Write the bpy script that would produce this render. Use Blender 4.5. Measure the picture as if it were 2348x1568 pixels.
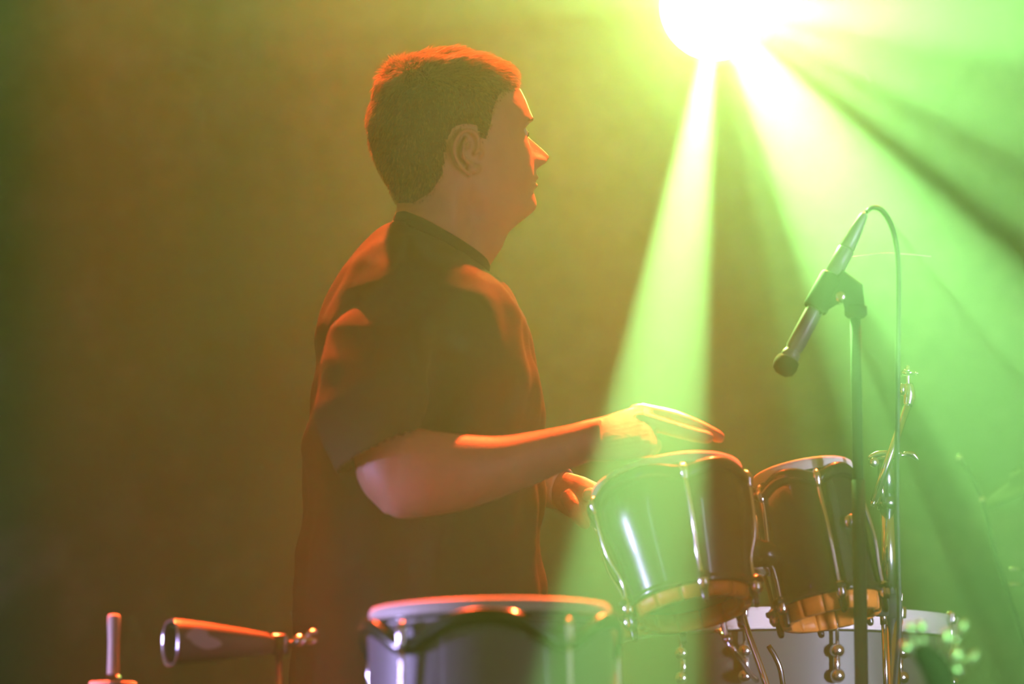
import bpy, bmesh, math, random
import numpy as np
from mathutils import Vector, Matrix, noise
random.seed(4); rng = np.random.default_rng(7)
for o in list(bpy.data.objects): bpy.data.objects.remove(o)
SC = bpy.context.scene; COL = SC.collection
V = Vector; PI = math.pi
# ---------------------------------------------------------------- camera
PITCH = math.radians(8.0); CAM = V((0, -5, .67)); F = 7979.0
cd = bpy.data.cameras.new('camera'); cam = bpy.data.objects.new('camera', cd); COL.objects.link(cam)
cam.location = CAM; cam.rotation_euler = (PI/2 + PITCH, 0, 0)
cd.sensor_width = 36; cd.lens = F/2348*36; cd.clip_start = .05
cd.dof.use_dof = True; cd.dof.focus_distance = 5.25; cd.dof.aperture_fstop = 2.8
SC.camera = cam
def P(px, py, Y):
    """point of the stage at depth Y that the photograph shows at px, py"""
    dx = (px-1174)/F; dy = (784-py)/F
    d = V((dx, math.cos(PITCH)-dy*math.sin(PITCH), math.sin(PITCH)+dy*math.cos(PITCH)))
    return CAM + d*((Y-CAM.y)/d.y)
def M(px, Y): return px*(Y+5.04)/F         # pixels -> metres at depth Y
# ---------------------------------------------------------------- world, light, exposure
w = bpy.data.worlds.new('world'); SC.world = w; w.use_nodes = True
w.node_tree.nodes['Background'].inputs[0].default_value = (.165, .074, .003, 1)
w.node_tree.nodes['Background'].inputs[1].default_value = 1.0
SC.view_settings.view_transform = 'Standard'; SC.view_settings.look = 'None'
SC.view_settings.exposure = 0; SC.view_settings.gamma = 1; SC.view_settings.use_curve_mapping = False
cy = SC.cycles
cy.use_denoising = True; cy.max_bounces = 3; cy.diffuse_bounces = 1; cy.glossy_bounces = 2; cy.transmission_bounces = 1
cy.volume_bounces = 0; cy.transparent_max_bounces = 4; cy.sample_clamp_indirect = 3; cy.use_adaptive_sampling = True
cy.adaptive_threshold = .02; cy.caustics_reflective = False; cy.caustics_refractive = False
def spot(name, loc, target, power, color, half_deg, blend=.4, radius=.03, vis=True):
    l = bpy.data.lights.new(name, 'SPOT'); l.energy = power; l.color = color
    l.spot_size = math.radians(2*half_deg); l.spot_blend = blend; l.shadow_soft_size = radius
    o = bpy.data.objects.new(name, l); COL.objects.link(o); o.location = loc
    o.rotation_euler = (V(target)-V(loc)).to_track_quat('-Z', 'Y').to_euler(); return o
def area(name, loc, target, power, color, size):
    l = bpy.data.lights.new(name, 'AREA'); l.energy = power; l.color = color; l.shape = 'DISK'; l.size = size
    o = bpy.data.objects.new(name, l); COL.objects.link(o); o.location = loc
    o.rotation_euler = (V(target)-V(loc)).to_track_quat('-Z', 'Y').to_euler(); return o
LAMP = P(1640, 12, 2.5)
G = (.36, 1, .25)
GREEN_BEAMS = [  # target px, py, depth, power, half angle, blend
    (1499, 1000, -.45, 9000, 1.35, .2),
    (2108, 715, -.5, 3900, 2.65, .25),
    (2348, 470, -.6, 4500, .8, .7),
    (2348, 285, -.6, 4000, 1.3, .8),
    (2348, 50, -.6, 4200, 1.9, .8),
    (1822, 740, -.1, 2000, .75, .9),
    (760, -20, -.4, 600, 1.5, .8)]
for (px, py, Y, pw, ha, bl) in GREEN_BEAMS:
    t = P(px, py, Y); d = (t-LAMP).normalized()
    spot('green_beam', LAMP + d*.05, t, pw, G, ha, bl, .012)
spot('green_spill', LAMP+V((0, -.06, 0)), P(1640, 600, -2), 150, (.52, 1, .12), 75, 1, .06)
spot('red_wash', (1.15, 2.05, 4.5), (0.12, -.05, 1.42), 7500, (1, .085, .02), 6.3, .5, .06)
spot('red_back_wash', (-.7, 2.4, 4.5), (-.06, 0, 1.64), 7500, (1, .085, .02), 5.6, .5, .08)
spot('red_side_wash', (-1.1, 3.4, 4.4), (-.7, 2.4, 1.0), 800, (1, .12, .02), 15, 1, .12)
spot('red_low_wash', (-.9, 1.2, 4.6), (-.42, -.45, .95), 12000, (1, .085, .02), 3.7, .5, .06)
def strip(name, loc, target, power, color, w_, h_):
    l = bpy.data.lights.new(name, 'AREA'); l.energy = power; l.color = color; l.shape = 'RECTANGLE'; l.size = w_; l.size_y = h_
    o = bpy.data.objects.new(name, l); COL.objects.link(o); o.location = loc
    d = V(target)-V(loc); o.rotation_euler = (PI/2, 0, math.atan2(-d.x, d.y)); l.spread = math.radians(100); return o
strip('chrome_fill_right', (2.3, -2.6, 1.4), (.5, .1, 1.4), 4, (.66, .66, 1), .16, 2.2)  # added unseen fill, tall so that chrome tubes show long cool streaks
strip('chrome_fill_left', (-2.2, -3.0, 1.3), (.3, .1, 1.3), 1.8, (.58, .5, 1), .14, 2.0)  # its added counterpart on the left, also only for chrome reflections
strip('stand_fill', (2.5, -2.4, 1.2), (.60, .25, 1.2), 9, (.72, .72, 1), .16, 1.9)  # unseen narrow fill added to brighten the chrome cymbal stand
bpy.data.objects['stand_fill'].data.spread = math.radians(16)
spot('mic_edge_fill', (-.1, 1.5, 2.95), P(1870, 690, -.05), 3200, G, 3.2, .5, .03)  # added spot apart from the stage lamp, brightens the microphone's left edge
spot('bolt_fill', (1.4, -4.6, 2.3), P(2150, 1470, -1.2), 900, (.3, 1, .25), 1.6, .6, .08)  # unseen spot added in front so the foreground bolts shine green
spot('lavender_side_light', (-2.6, -.75, .85), (-.2, -.6, .9), 420, (.55, .45, 1), 10, .5, .15)
spot('pink_side_light', (1.7, -3.2, 1.1), (.10, 0, 1.58), 70, (1, .5, .4), 5, .6, .2)
# ---------------------------------------------------------------- materials
def mat(name, col, rough=.6, metal=0, coat=0, noise_amt=0, nscale=20, bump=0, bscale=60, sss=0, emit=None, spec=.5):
    m = bpy.data.materials.new(name); m.use_nodes = True; nt = m.node_tree; b = nt.nodes['Principled BSDF']
    b.inputs['Base Color'].default_value = (*col, 1); b.inputs['Roughness'].default_value = rough
    b.inputs['Metallic'].default_value = metal; b.inputs['Coat Weight'].default_value = coat
    b.inputs['Specular IOR Level'].default_value = spec
    if noise_amt or bump:
        tc = nt.nodes.new('ShaderNodeTexCoord')
    if noise_amt:
        n = nt.nodes.new('ShaderNodeTexNoise'); n.inputs['Scale'].default_value = nscale; n.inputs['Detail'].default_value = 4
        nt.links.new(tc.outputs['Object'], n.inputs['Vector'])
        r = nt.nodes.new('ShaderNodeMapRange'); r.inputs[1].default_value = .3; r.inputs[2].default_value = .7
        r.inputs[3].default_value = 1-noise_amt; r.inputs[4].default_value = 1+noise_amt
        nt.links.new(n.outputs['Fac'], r.inputs[0])
        mx = nt.nodes.new('ShaderNodeVectorMath'); mx.operation = 'SCALE'; mx.inputs[0].default_value = col
        nt.links.new(r.outputs[0], mx.inputs['Scale']); nt.links.new(mx.outputs[0], b.inputs['Base Color'])
    if bump:
        n2 = nt.nodes.new('ShaderNodeTexNoise'); n2.inputs['Scale'].default_value = bscale; n2.inputs['Detail'].default_value = 3
        nt.links.new(tc.outputs['Object'], n2.inputs['Vector'])
        bp = nt.nodes.new('ShaderNodeBump'); bp.inputs['Strength'].default_value = bump; bp.inputs['Distance'].default_value = .003
        nt.links.new(n2.outputs['Fac'], bp.inputs['Height']); nt.links.new(bp.outputs[0], b.inputs['Normal'])
    if emit:
        b.inputs['Emission Color'].default_value = (*emit[0], 1); b.inputs['Emission Strength'].default_value = emit[1]
    return m
SKIN = mat('skin', (.50, .27, .19), .48, noise_amt=.08, nscale=25, bump=.15, bscale=180)
LIPS = mat('lips', (.5, .2, .17), .4)
HAIR = mat('hair_strands', (.30, .17, .10), .5)
_nt = HAIR.node_tree; _tr = _nt.nodes.new('ShaderNodeBsdfTranslucent'); _tr.inputs[0].default_value = (.30, .17, .10, 1)
_mx = _nt.nodes.new('ShaderNodeMixShader'); _mx.inputs[0].default_value = .5
_nt.links.new(_nt.nodes['Principled BSDF'].outputs[0], _mx.inputs[1]); _nt.links.new(_tr.outputs[0], _mx.inputs[2])
_nt.links.new(_mx.outputs[0], _nt.nodes['Material Output'].inputs[0])
SCALP = mat('hair_cropped', (.05, .032, .02), .8, bump=.5, bscale=300)
SHIRT = mat('black_cotton', (.038, .034, .03), .9, bump=.3, bscale=500, spec=.15)
TROUS = mat('dark_trousers', (.02, .02, .025), .9)
SHOE = mat('black_shoe', (.01, .01, .01), .5)
EYE = mat('eye_white', (.7, .68, .64), .1); IRIS = mat('iris', (.06, .04, .02), .1)
BAND = mat('white_wristband', (.75, .72, .75), .8)
CHROME = mat('chrome', (.9, .9, .93), .17, 1)
DCHROME = mat('dark_chrome', (.25, .25, .27), .22, 1)
BLACK = mat('black_plastic', (.012, .012, .012), .75, bump=.1, spec=.25)
MICM = mat('mic_body', (.22, .22, .22), .4, .2)
GRILLE = mat('mic_grille', (.02, .02, .02), .85, 0, bump=.8, bscale=900, spec=.15)
DRUMBLK = mat('black_lacquer', (.012, .012, .013), .24, coat=.5)
DRUMCG = mat('conga_lacquer', (.16, .15, .19), .42, coat=.3, noise_amt=.1, nscale=6)
WOOD = mat('orange_wood', (.75, .26, .04), .45, noise_amt=.25, nscale=14)
SKINHD = mat('drum_skin', (.72, .70, .68), .5, noise_amt=.05)
GREYSH = mat('grey_shell', (.06, .06, .05), .5)
PALEHOOP = mat('pale_hoop', (.62, .56, .55), .4)
PALEW = mat('pale_wood', (.6, .5, .42), .6, noise_amt=.1)
BELL = mat('brushed_bell', (.2, .15, .10), .5, .3, noise_amt=.1)
EMBL = mat('white_print', (.55, .5, .6), .6)
BRONZE = mat('bronze', (.05, .04, .02), .8, .2, noise_amt=.1, spec=.1)
CABLE = mat('cable_rubber', (.02, .02, .02), .5)
TIEM = mat('clear_tie', (.7, .6, .5), .3)
LAMPB = mat('lamp_body', (.02, .02, .02), .5)
LENS = mat('lamp_lens', (.8, .9, .8), .2, emit=((.55, 1, .5), 60))
LENS.cycles.emission_sampling = 'NONE'
FLOORM = mat('stage_floor', (.03, .03, .03), .7, noise_amt=.3, nscale=8)
# ---------------------------------------------------------------- helpers
def root_of(o):
    while o.parent: o = o.parent
    return o
def link(name, me, m, parent=None, smooth=True):
    ob = bpy.data.objects.new(name, me); COL.objects.link(ob)
    if m: me.materials.append(m)
    if parent:
        ob.parent = parent; loc = root_of(parent).location
        me.transform(Matrix.Translation(-loc))
    if smooth:
        for p in me.polygons: p.use_smooth = True
    return ob
def obj(name, bm, m, parent=None, smooth=True):
    bmesh.ops.recalc_face_normals(bm, faces=bm.faces)
    me = bpy.data.meshes.new(name); bm.to_mesh(me); bm.free()
    return link(name, me, m, parent, smooth)
def thing(name, label, cat, loc, group=None):
    o = bpy.data.objects.new(name, None); COL.objects.link(o); o.location = loc; o.empty_display_size = .05
    o['label'] = label; o['category'] = cat
    if group: o['group'] = group
    return o
def rings(bm, rr, cap=True, closed=False):
    vs = [[bm.verts.new(p) for p in r] for r in rr]
    n = len(rr[0]); K = len(vs)
    for i in range(K if closed else K-1):
        a, b = vs[i], vs[(i+1) % K]
        for j in range(n):
            bm.faces.new((a[j], a[(j+1) % n], b[(j+1) % n], b[j]))
    if cap and not closed:
        for r in (vs[0], vs[-1]):
            c = bm.verts.new(sum((v.co for v in r), V())/n)
            for j in range(n): bm.faces.new((r[j], r[(j+1) % n], c))
    return vs
def smooth_path(pts, n=6):
    pts = [V(p) for p in pts]
    if len(pts) < 3: return pts
    out = []
    for i in range(len(pts)-1):
        p0 = pts[max(i-1, 0)]; p1 = pts[i]; p2 = pts[i+1]; p3 = pts[min(i+2, len(pts)-1)]
        for k in range(n):
            t = k/n
            out.append(.5*((2*p1)+(p2-p0)*t+(2*p0-5*p1+4*p2-p3)*t*t+(-p0+3*p1-3*p2+p3)*t**3))
    out.append(pts[-1]); return out
def lerpr(r, n, m):
    """radii list resampled with the same spacing as smooth_path"""
    if not isinstance(r, (list, tuple)): return [r]*m
    if len(r) == m: return r
    return [float(np.interp(k/(m-1)*(len(r)-1), range(len(r)), r)) for k in range(m)]
def tube(bm, pts, r, seg=12, up=None, flat=1.0, smooth=6, cap=True, round_ends=False):
    pts = smooth_path(pts, smooth) if smooth else [V(p) for p in pts]
    rad = lerpr(r, smooth, len(pts))
    fl = lerpr(flat, smooth, len(pts))
    if round_ends:
        a = (pts[0]-pts[1]).normalized(); b = (pts[-1]-pts[-2]).normalized()
        p0, p1, r0, r1 = pts[0], pts[-1], rad[0], rad[-1]
        pts = [p0+a*r0*.95, p0+a*r0*.7] + pts + [p1+b*r1*.7, p1+b*r1*.95]
        rad = [r0*.3, r0*.72] + list(rad) + [r1*.72, r1*.3]; fl = [fl[0]]*2 + list(fl) + [fl[-1]]*2
    rr = []; u = V(up) if up else None; prev = None
    for i, p in enumerate(pts):
        t = (pts[min(i+1, len(pts)-1)]-pts[max(i-1, 0)]).normalized()
        if u is not None: s = t.cross(u).normalized()
        elif prev is None: s = t.orthogonal().normalized()
        else: s = (prev-t*prev.dot(t)).normalized()
        prev = s; v = s.cross(t).normalized()
        rr.append([p+s*math.cos(a)*rad[i]+v*math.sin(a)*rad[i]*fl[i] for a in [2*PI*k/seg for k in range(seg)]])
    rings(bm, rr, cap); return bm
def T(pts, r, seg=12, **k):
    bm = bmesh.new(); tube(bm, pts, r, seg, **k); return bm
def lathe(bm, prof, mtx, seg=32, cap=True, closed=False):
    rr = [[mtx @ V((r*math.cos(2*PI*k/seg), r*math.sin(2*PI*k/seg), z)) for k in range(seg)] for r, z in prof]
    rings(bm, rr, cap, closed); return bm
def ball(bm, c, r, sc=(1, 1, 1), seg=16, mtx=None):
    m = Matrix.Translation(V(c)) @ (mtx or Matrix()) @ Matrix.Diagonal((*[r*s for s in sc], 1))
    bmesh.ops.create_uvsphere(bm, u_segments=seg, v_segments=max(8, seg*2//3), radius=1, matrix=m); return bm
def box(bm, c, size, mtx=None, bevel=0):
    m = Matrix.Translation(V(c)) @ (mtx or Matrix()) @ Matrix.Diagonal((*size, 1))
    r = bmesh.ops.create_cube(bm, size=1, matrix=m)
    if bevel:
        es = list({e for v in r['verts'] for e in v.link_edges})
        bmesh.ops.bevel(bm, geom=es, offset=bevel, segments=3, affect='EDGES', profile=.5)
    return bm
def axis_mtx(origin, zdir, xhint=(1, 0, 0)):
    z = V(zdir).normalized(); y = z.cross(V(xhint)).normalized(); x = y.cross(z)
    m = Matrix((x, y, z)).transposed().to_4x4(); m.translation = V(origin); return m
def remesh(bm, vox, smooth_it=0, fac=.5):
    bmesh.ops.recalc_face_normals(bm, faces=bm.faces)
    me = bpy.data.meshes.new('tmp'); bm.to_mesh(me); bm.free()
    ob = bpy.data.objects.new('tmp', me); COL.objects.link(ob)
    md = ob.modifiers.new('r', 'REMESH'); md.mode = 'VOXEL'; md.voxel_size = vox; md.use_smooth_shade = True
    if smooth_it:
        s = ob.modifiers.new('s', 'SMOOTH'); s.iterations = smooth_it; s.factor = fac
    out = bpy.data.meshes.new_from_object(ob.evaluated_get(bpy.context.evaluated_depsgraph_get()))
    bpy.data.objects.remove(ob); return out
def ring_bf(B, Fr, Y, b, n=48, ex=2.3, Yf=None):
    """ring through a back and a front point, b deep to each side"""
    pb = P(B[0], B[1], Y); pf = P(Fr[0], Fr[1], Yf if Yf is not None else Y); c = (pb+pf)/2; a = (pf-pb)/2; y = V((0, 1, 0))
    out = []
    for k in range(n):
        t = 2*PI*k/n; ct, st = math.cos(t), math.sin(t)
        out.append(c+a*math.copysign(abs(ct)**(2/ex), ct)+y*b*math.copysign(abs(st)**(2/ex), st))
    return out
def gauss(x, s): return math.exp(-(x/s)**2/2)
def sstep(a, b, x):
    t = min(1, max(0, (x-a)/(b-a))); return t*t*(3-2*t)
# ---------------------------------------------------------------- setting
bm = bmesh.new(); box(bm, (0, 1.0, -.05), (16, 14, .1)); fl = obj('floor', bm, FLOORM, smooth=False); fl['kind'] = 'structure'
# rough, mottled back wall
wm = mat('rough_wall', (.06, .03, .02), .95, spec=.1)
nt = wm.node_tree; b = nt.nodes['Principled BSDF']; tc = nt.nodes.new('ShaderNodeTexCoord')
n1 = nt.nodes.new('ShaderNodeTexNoise'); n1.inputs['Scale'].default_value = 7; n1.inputs['Detail'].default_value = 6; n1.inputs['Roughness'].default_value = .65
n2 = nt.nodes.new('ShaderNodeTexNoise'); n2.inputs['Scale'].default_value = 1.6; n2.inputs['Detail'].default_value = 3
mm = nt.nodes.new('ShaderNodeMath'); mm.operation = 'MULTIPLY'
cr = nt.nodes.new('ShaderNodeValToRGB'); cr.color_ramp.elements[0].position = .22; cr.color_ramp.elements[0].color = (.03, .016, .008, 1)
cr.color_ramp.elements[1].position = .42; cr.color_ramp.elements[1].color = (.22, .12, .11, 1)
for n in (n1, n2): nt.links.new(tc.outputs['Object'], n.inputs['Vector'])
nt.links.new(n1.outputs['Fac'], mm.inputs[0]); nt.links.new(n2.outputs['Fac'], mm.inputs[1]); nt.links.new(mm.outputs[0], cr.inputs[0])
nt.links.new(cr.outputs[0], b.inputs['Base Color'])
bm = bmesh.new(); NX, NZ = 150, 90
g = []
for j in range(NZ+1):
    row = []
    for i in range(NX+1):
        x = -5+10*i/NX; z = 6*j/NZ
        d = noise.fractal(V((x*1.3, z*1.3, 0)), 1, 2, 5)*.16
        row.append(bm.verts.new((x, 4.2+d, z)))
    g.append(row)
for j in range(NZ):
    for i in range(NX): bm.faces.new((g[j][i], g[j][i+1], g[j+1][i+1], g[j+1][i]))
wb = obj('wall_back', bm, wm); wb['kind'] = 'structure'
md = wb.modifiers.new('thick', 'SOLIDIFY'); md.thickness = -.15
# ---------------------------------------------------------------- stage lamp
lt = thing('stage_lamp', 'blazing green-white moving-head stage lamp throwing beams through the haze', 'stage lamp', LAMP+V((0, .2, .45)))
aim = (P(1640, 700, -3)-LAMP).normalized(); mx = axis_mtx(LAMP, aim)
bm = bmesh.new(); lathe(bm, [(.122, -.005), (.134, 0), (.138, -.03), (.125, -.14), (.09, -.22), (.09, -.34), (.07, -.37)], mx, 40); obj('lamp_head', bm, LAMPB, lt)
bm = bmesh.new(); lathe(bm, [(.115, .001), (.107, .014), (.075, .024), (.025, .029)], mx, 40); obj('lens', bm, LENS, lt)
bm = bmesh.new(); c = LAMP-aim*.18
tube(bm, [c+V((-.14, 0, 0)), c+V((-.16, .02, .2)), c+V((-.13, .02, .33)), c+V((.13, .02, .33)), c+V((.16, .02, .2)), c+V((.14, 0, 0))], .022, 10); obj('yoke', bm, LAMPB, lt)
bm = bmesh.new(); box(bm, c+V((0, .02, .42)), (.3, .24, .13), bevel=.015); obj('base', bm, LAMPB, lt)
bm = bmesh.new(); tube(bm, [c+V((0, .02, .48)), c+V((0, .02, .58))], .02, 10, smooth=0); obj('clamp', bm, LAMPB, lt)
tr = thing('lighting_truss', 'dark horizontal lighting truss above the frame carrying the green stage lamp', 'truss', c+V((0, .02, .62)))
for dy, dz in ((0, 0), (.25, 0), (.125, .22)):
    tb = c+V((0, .02+dy, .605+dz)); obj('chord', T([tb+V((-3.5, 0, 0)), tb+V((3.5, 0, 0))], .024, 10, smooth=0), LAMPB, tr)
for s in (-1, 1):
    for dy in (0, .25):
        tb = c+V((3.4*s, .02+dy, .605)); obj('upright', T([V((tb.x, tb.y, 0)), tb], .03, 10, smooth=0), LAMPB, tr)
bm = bmesh.new()
for i in range(28):
    x0 = -3.5+i*.25
    for (a, bb) in (((0, 0), (.125, .22)), ((.125, .22), (.25, 0))):
        tb = c+V((x0, .02, .605)); tube(bm, [tb+V((0, a[0], a[1])), tb+V((.125, bb[0], bb[1]))], .009, 6, smooth=0)
br = obj('bracing', bm, LAMPB, tr)
# ---------------------------------------------------------------- PERSON
pr = thing('person', 'man in a dark short-sleeved shirt playing the bongos, head turned away in profile', 'person', (-.05, 0, 0))
YAW = math.radians(20); HC = P(1040, 300, 0); HS = M(1, 0)
Rz = Matrix.Rotation(YAW, 4, 'Z')
CX = 1/math.cos(YAW)
def shear(v):                      # the head leans a little towards his near shoulder
    return V((v.x, v.y, v.z+v.y*.17*sstep(-.215, -.125, v.z)))
def unshear(v): return V((v.x, v.y, v.z-v.y*.17*sstep(-.215, -.125, v.z)))
def HL(x_px, y_m, py):
    """head-local: profile pixel x, lateral metres, pixel row -> world"""
    return HC + shear(Rz @ V(((x_px-1040)*HS*CX, y_m, (300-py)*HS)))
fz = [(104, 1012), (107, 1030), (112, 1052), (118, 1076), (126, 1102), (138, 1128), (152, 1147), (170, 1164), (186, 1177), (202, 1188), (226, 1199), (254, 1208), (268, 1212), (275, 1212), (284, 1207), (299, 1204),
      (314, 1205), (334, 1208), (351, 1212), (373, 1219), (386, 1225), (397, 1227), (410, 1228), (419, 1226), (426, 1227), (440, 1225), (455, 1227), (466, 1230), (476, 1231), (484, 1228), (491, 1222),
      (500, 1211), (511, 1197), (524, 1180), (538, 1165), (554, 1157), (573, 1149), (588, 1138), (611, 1122), (640, 1108), (680, 1100)]
bz = [(104, 1008), (107, 996), (112, 980), (118, 966), (126, 948), (138, 930), (152, 912), (175, 893), (200, 878), (240, 862), (280, 855), (320, 857), (360, 868), (400, 887), (430, 905), (455, 916), (480, 918), (500, 912), (540, 896), (600, 872), (680, 850)]
wz = [(104, .006), (107, .018), (112, .030), (118, .040), (126, .049), (138, .057), (152, .064), (175, .071), (200, .075), (240, .079), (280, .080), (320, .078), (360, .076), (400, .073), (440, .070), (480, .066), (520, .065), (570, .067), (620, .074), (680, .09)]
nz = [(100, 2.0), (180, 2.2), (250, 2.5), (330, 2.35), (400, 2.15), (450, 1.95), (490, 1.75), (530, 1.9), (600, 2.1), (680, 2.1)]
def remap(t): return [((200-(200-a[0])*.80 if a[0] < 200 else a[0]), a[1]) for a in t]
fz, bz, wz = remap(fz), remap(bz), remap(wz)
nosez = [(292, 0), (300, 1), (314, 10), (334, 30.5), (345, 40), (353, 46), (360, 47), (368, 40), (375, 28), (381, 14), (386, 4), (392, 0)]
def ip(tb, v): return float(np.interp(v, [t[0] for t in tb], [t[1] for t in tb]))
def head_pt(th, py, grow=0.0):
    f, bk, wd, n = ip(fz, py), ip(bz, py), ip(wz, py), ip(nz, py)
    xc = 1030 if py < 400 else 1030-(py-400)*.1
    xc = min(max(xc, bk+5), f-5)
    ct, st = math.cos(th), math.sin(th)
    if ct >= 0: x = xc+(f-xc)*abs(ct)**(2/n)
    else: x = xc-(xc-bk)*abs(ct)**(2/2.2)
    e = n if ct >= 0 else 2.2
    y = wd*math.copysign(abs(st)**(2/e), st)
    # neck below the jaw line is narrower
    jl = ip([(1000, 415), (1045, 428), (1078, 462), (1140, 492), (1200, 503), (1230, 500)], x)
    if x > 1005:
        k = sstep(-12, 60, py-jl)*sstep(1005, 1055, x); y *= 1-.15*k
        y *= 1+.010*gauss(py-jl+14, 14)*sstep(1010, 1060, x)
    if ct > 0:
        wf = sstep(.05, .35, ct); ay = abs(y)
        sg = ip([(300, .0062), (335, .0078), (355, .0105), (372, .0125), (390, .012)], py)
        x += ip(nosez, py)*math.exp(-(ay/sg)**2.4/2)*wf
        x += 17*gauss(py-371, 9)*gauss(ay-.0165, .0050)*wf                 # nostril wings
        x -= 13*gauss(py-301, 13)*gauss(ay-.031, .014)*wf                  # eye sockets
        x += 7*gauss(py-309, 8)*gauss(ay-.032, .011)*wf                    # lids
        x += 4*gauss(py-272, 9)*gauss(ay-.028, .020)*wf                    # brows
        x += 4*gauss(py-345, 20)*gauss(ay-.045, .016)*wf                   # cheek bones
        x += 6.5*gauss(py-409, 5.0)*gauss(ay, .017)*wf                     # upper lip
        x += 7.0*gauss(py-427, 5.5)*gauss(ay, .015)*wf                     # lower lip
        x -= 4.5*gauss(py-418.5, 2.6)*gauss(ay, .021)*wf                   # mouth line
        x -= 3*gauss(py-443, 7)*gauss(ay, .02)*wf
        x -= 3*gauss(py-395, 14)*gauss(ay-.027, .006)*wf                   # nasolabial fold
    p = V(((x-1040)*HS*CX, y, (300-py)*HS))
    if grow:
        c = V((0, 0, .01)) if py < 330 else V((-.0, 0, p.z))
        p += (p-c).normalized()*grow
    return HC + shear(Rz @ p)
rows = [123.2, 125, 127, 130, 134] + list(np.arange(137, 560, 2.6)) + list(range(562, 681, 8))
NTH = 200
bb = bmesh.new()
rings(bb, [[head_pt(2*PI*k/NTH, py) for k in range(NTH)] for py in rows])
# near and far ears
def ear(side):
    def E(x, py, out): 
        y0 = ip(wz, py)*(1-.0) * (1 if 1 else 1)
        fl = ((1096-x)/66)*.012-.0015           # the back of the ear stands off the head
        return HL(x-(36 if side < 0 else 36), side*(y0-.001+fl+out), py)
    hel = [(1083, 360), (1091, 340), (1088, 318), (1074, 305), (1058, 304), (1043, 314), (1033, 332), (1031, 350), (1037, 370), (1048, 387), (1062, 399), (1076, 406)]
    tube(bb, [E(x, y, .0038) for x, y in hel], [.0022, .0030, .0036, .0034, .0034, .0034, .0034, .0032, .0030, .0030, .0032, .004], 10, smooth=4)
    tube(bb, [E(1064, 318, .0), E(1057, 332, .003), E(1053, 350, .0045), E(1056, 366, .0045), E(1067, 378, .003), E(1080, 383, .003)], [.0022, .0032, .0034, .0034, .003, .0034], 10, smooth=4)
    tube(bb, [E(1078, 330, -.004), E(1066, 340, -.001), E(1056, 348, .001)], [.002, .0028, .003], 8, smooth=4)
    tube(bb, [E(1097, 346, -.001), E(1099, 356, .003), E(1097, 368, .001)], [.003, .0045, .003], 8, smooth=4)
    tube(bb, [E(1074, 392, .0), E(1084, 394, .0015), E(1093, 391, 0), E(1097, 384, -.002)], [.005, .0068, .006, .004], 10, smooth=4, round_ends=True)
    # the thin plate that carries them
    ctr = (1062, 350)
    o1 = []; o2 = []
    out = hel[2:]+[(1092, 402), (1098, 388), (1094, 372), (1090, 350)]
    sp = smooth_path([V((a[0], a[1], 0)) for a in out+[out[0]]], 4)[:-1]
    for lvl in (.0, -.0055):
        (o1 if lvl == 0 else o2).extend([E(p.x, p.y, lvl-.002) for p in sp])
    mid1 = [E(ctr[0]+(p.x-ctr[0])*.55, ctr[1]+(p.y-ctr[1])*.55, -.009) for p in sp]
    low = [E(p.x+6, p.y, -.018) for p in sp]
    mm_ = [E(ctr[0]+4+(p.x-ctr[0])*.1, ctr[1]+8+(p.y-ctr[1])*.1, -.013) for p in sp]
    rings(bb, [low, o2, o1, mid1, mm_])
ear(-1); ear(1)
# torso and hips inside the shirt
rings(bb, [ring_bf(*a) for a in [((905, 520), (1120, 630), 0, .075), ((870, 560), (1135, 660), 0, .13), ((810, 630), (1165, 720), 0, .175), ((765, 720), (1190, 800), 0, .185), ((745, 900), (1205, 930), 0, .17),
     ((730, 1200), (1210, 1200), 0, .165), ((730, 1500), (1210, 1500), 0, .17), ((740, 1700), (1200, 1700), 0, .16), ((760, 1900), (1160, 1900), 0, .15)]])
# near (right) arm
def pr_tube(spec, seg=24, ex=1.0):
    tube(bb, [P(a[0], a[1], a[2]) for a in spec], [a[3] for a in spec], seg, smooth=4, round_ends=True)
pr_tube([(900, 850, -.17, .036), (888, 890, -.215, .044), (882, 940, -.25, .047), (884, 1010, -.262, .045), (890, 1080, -.268, .044), (905, 1122, -.268, .036)])
def brings(spec, Yb=0):
    rr = []
    q1 = smooth_path([V(a[0:3]) for a in spec], 4); q2 = smooth_path([V(a[3:6]) for a in spec], 4)
    for (tx, ty, bx), (by, Y, b) in zip(q1, q2): rr.append(ring_bf((bx, by), (tx, ty), Y, b, 32, 2.0))
    rings(bb, rr)
brings([(812, 1030, 836, 1090, -.262, .012), (840, 990, 850, 1140, -.265, .038), (880, 977, 880, 1170, -.27, .047), (920, 976, 908, 1187, -.272, .048), (965, 983, 945, 1188, -.272, .049), (1010, 990, 1000, 1182, -.27, .048),
        (1080, 998, 1070, 1168, -.262, .045), (1150, 1000, 1150, 1141, -.25, .040), (1220, 990, 1225, 1111, -.235, .034), (1290, 977, 1295, 1080, -.22, .029), (1345, 965, 1350, 1059, -.205, .027), (1375, 958, 1378, 1055, -.2, .028)])
def fing(pts, r): 
    tube(bb, pts, r, 14, smooth=5, round_ends=True)
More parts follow.
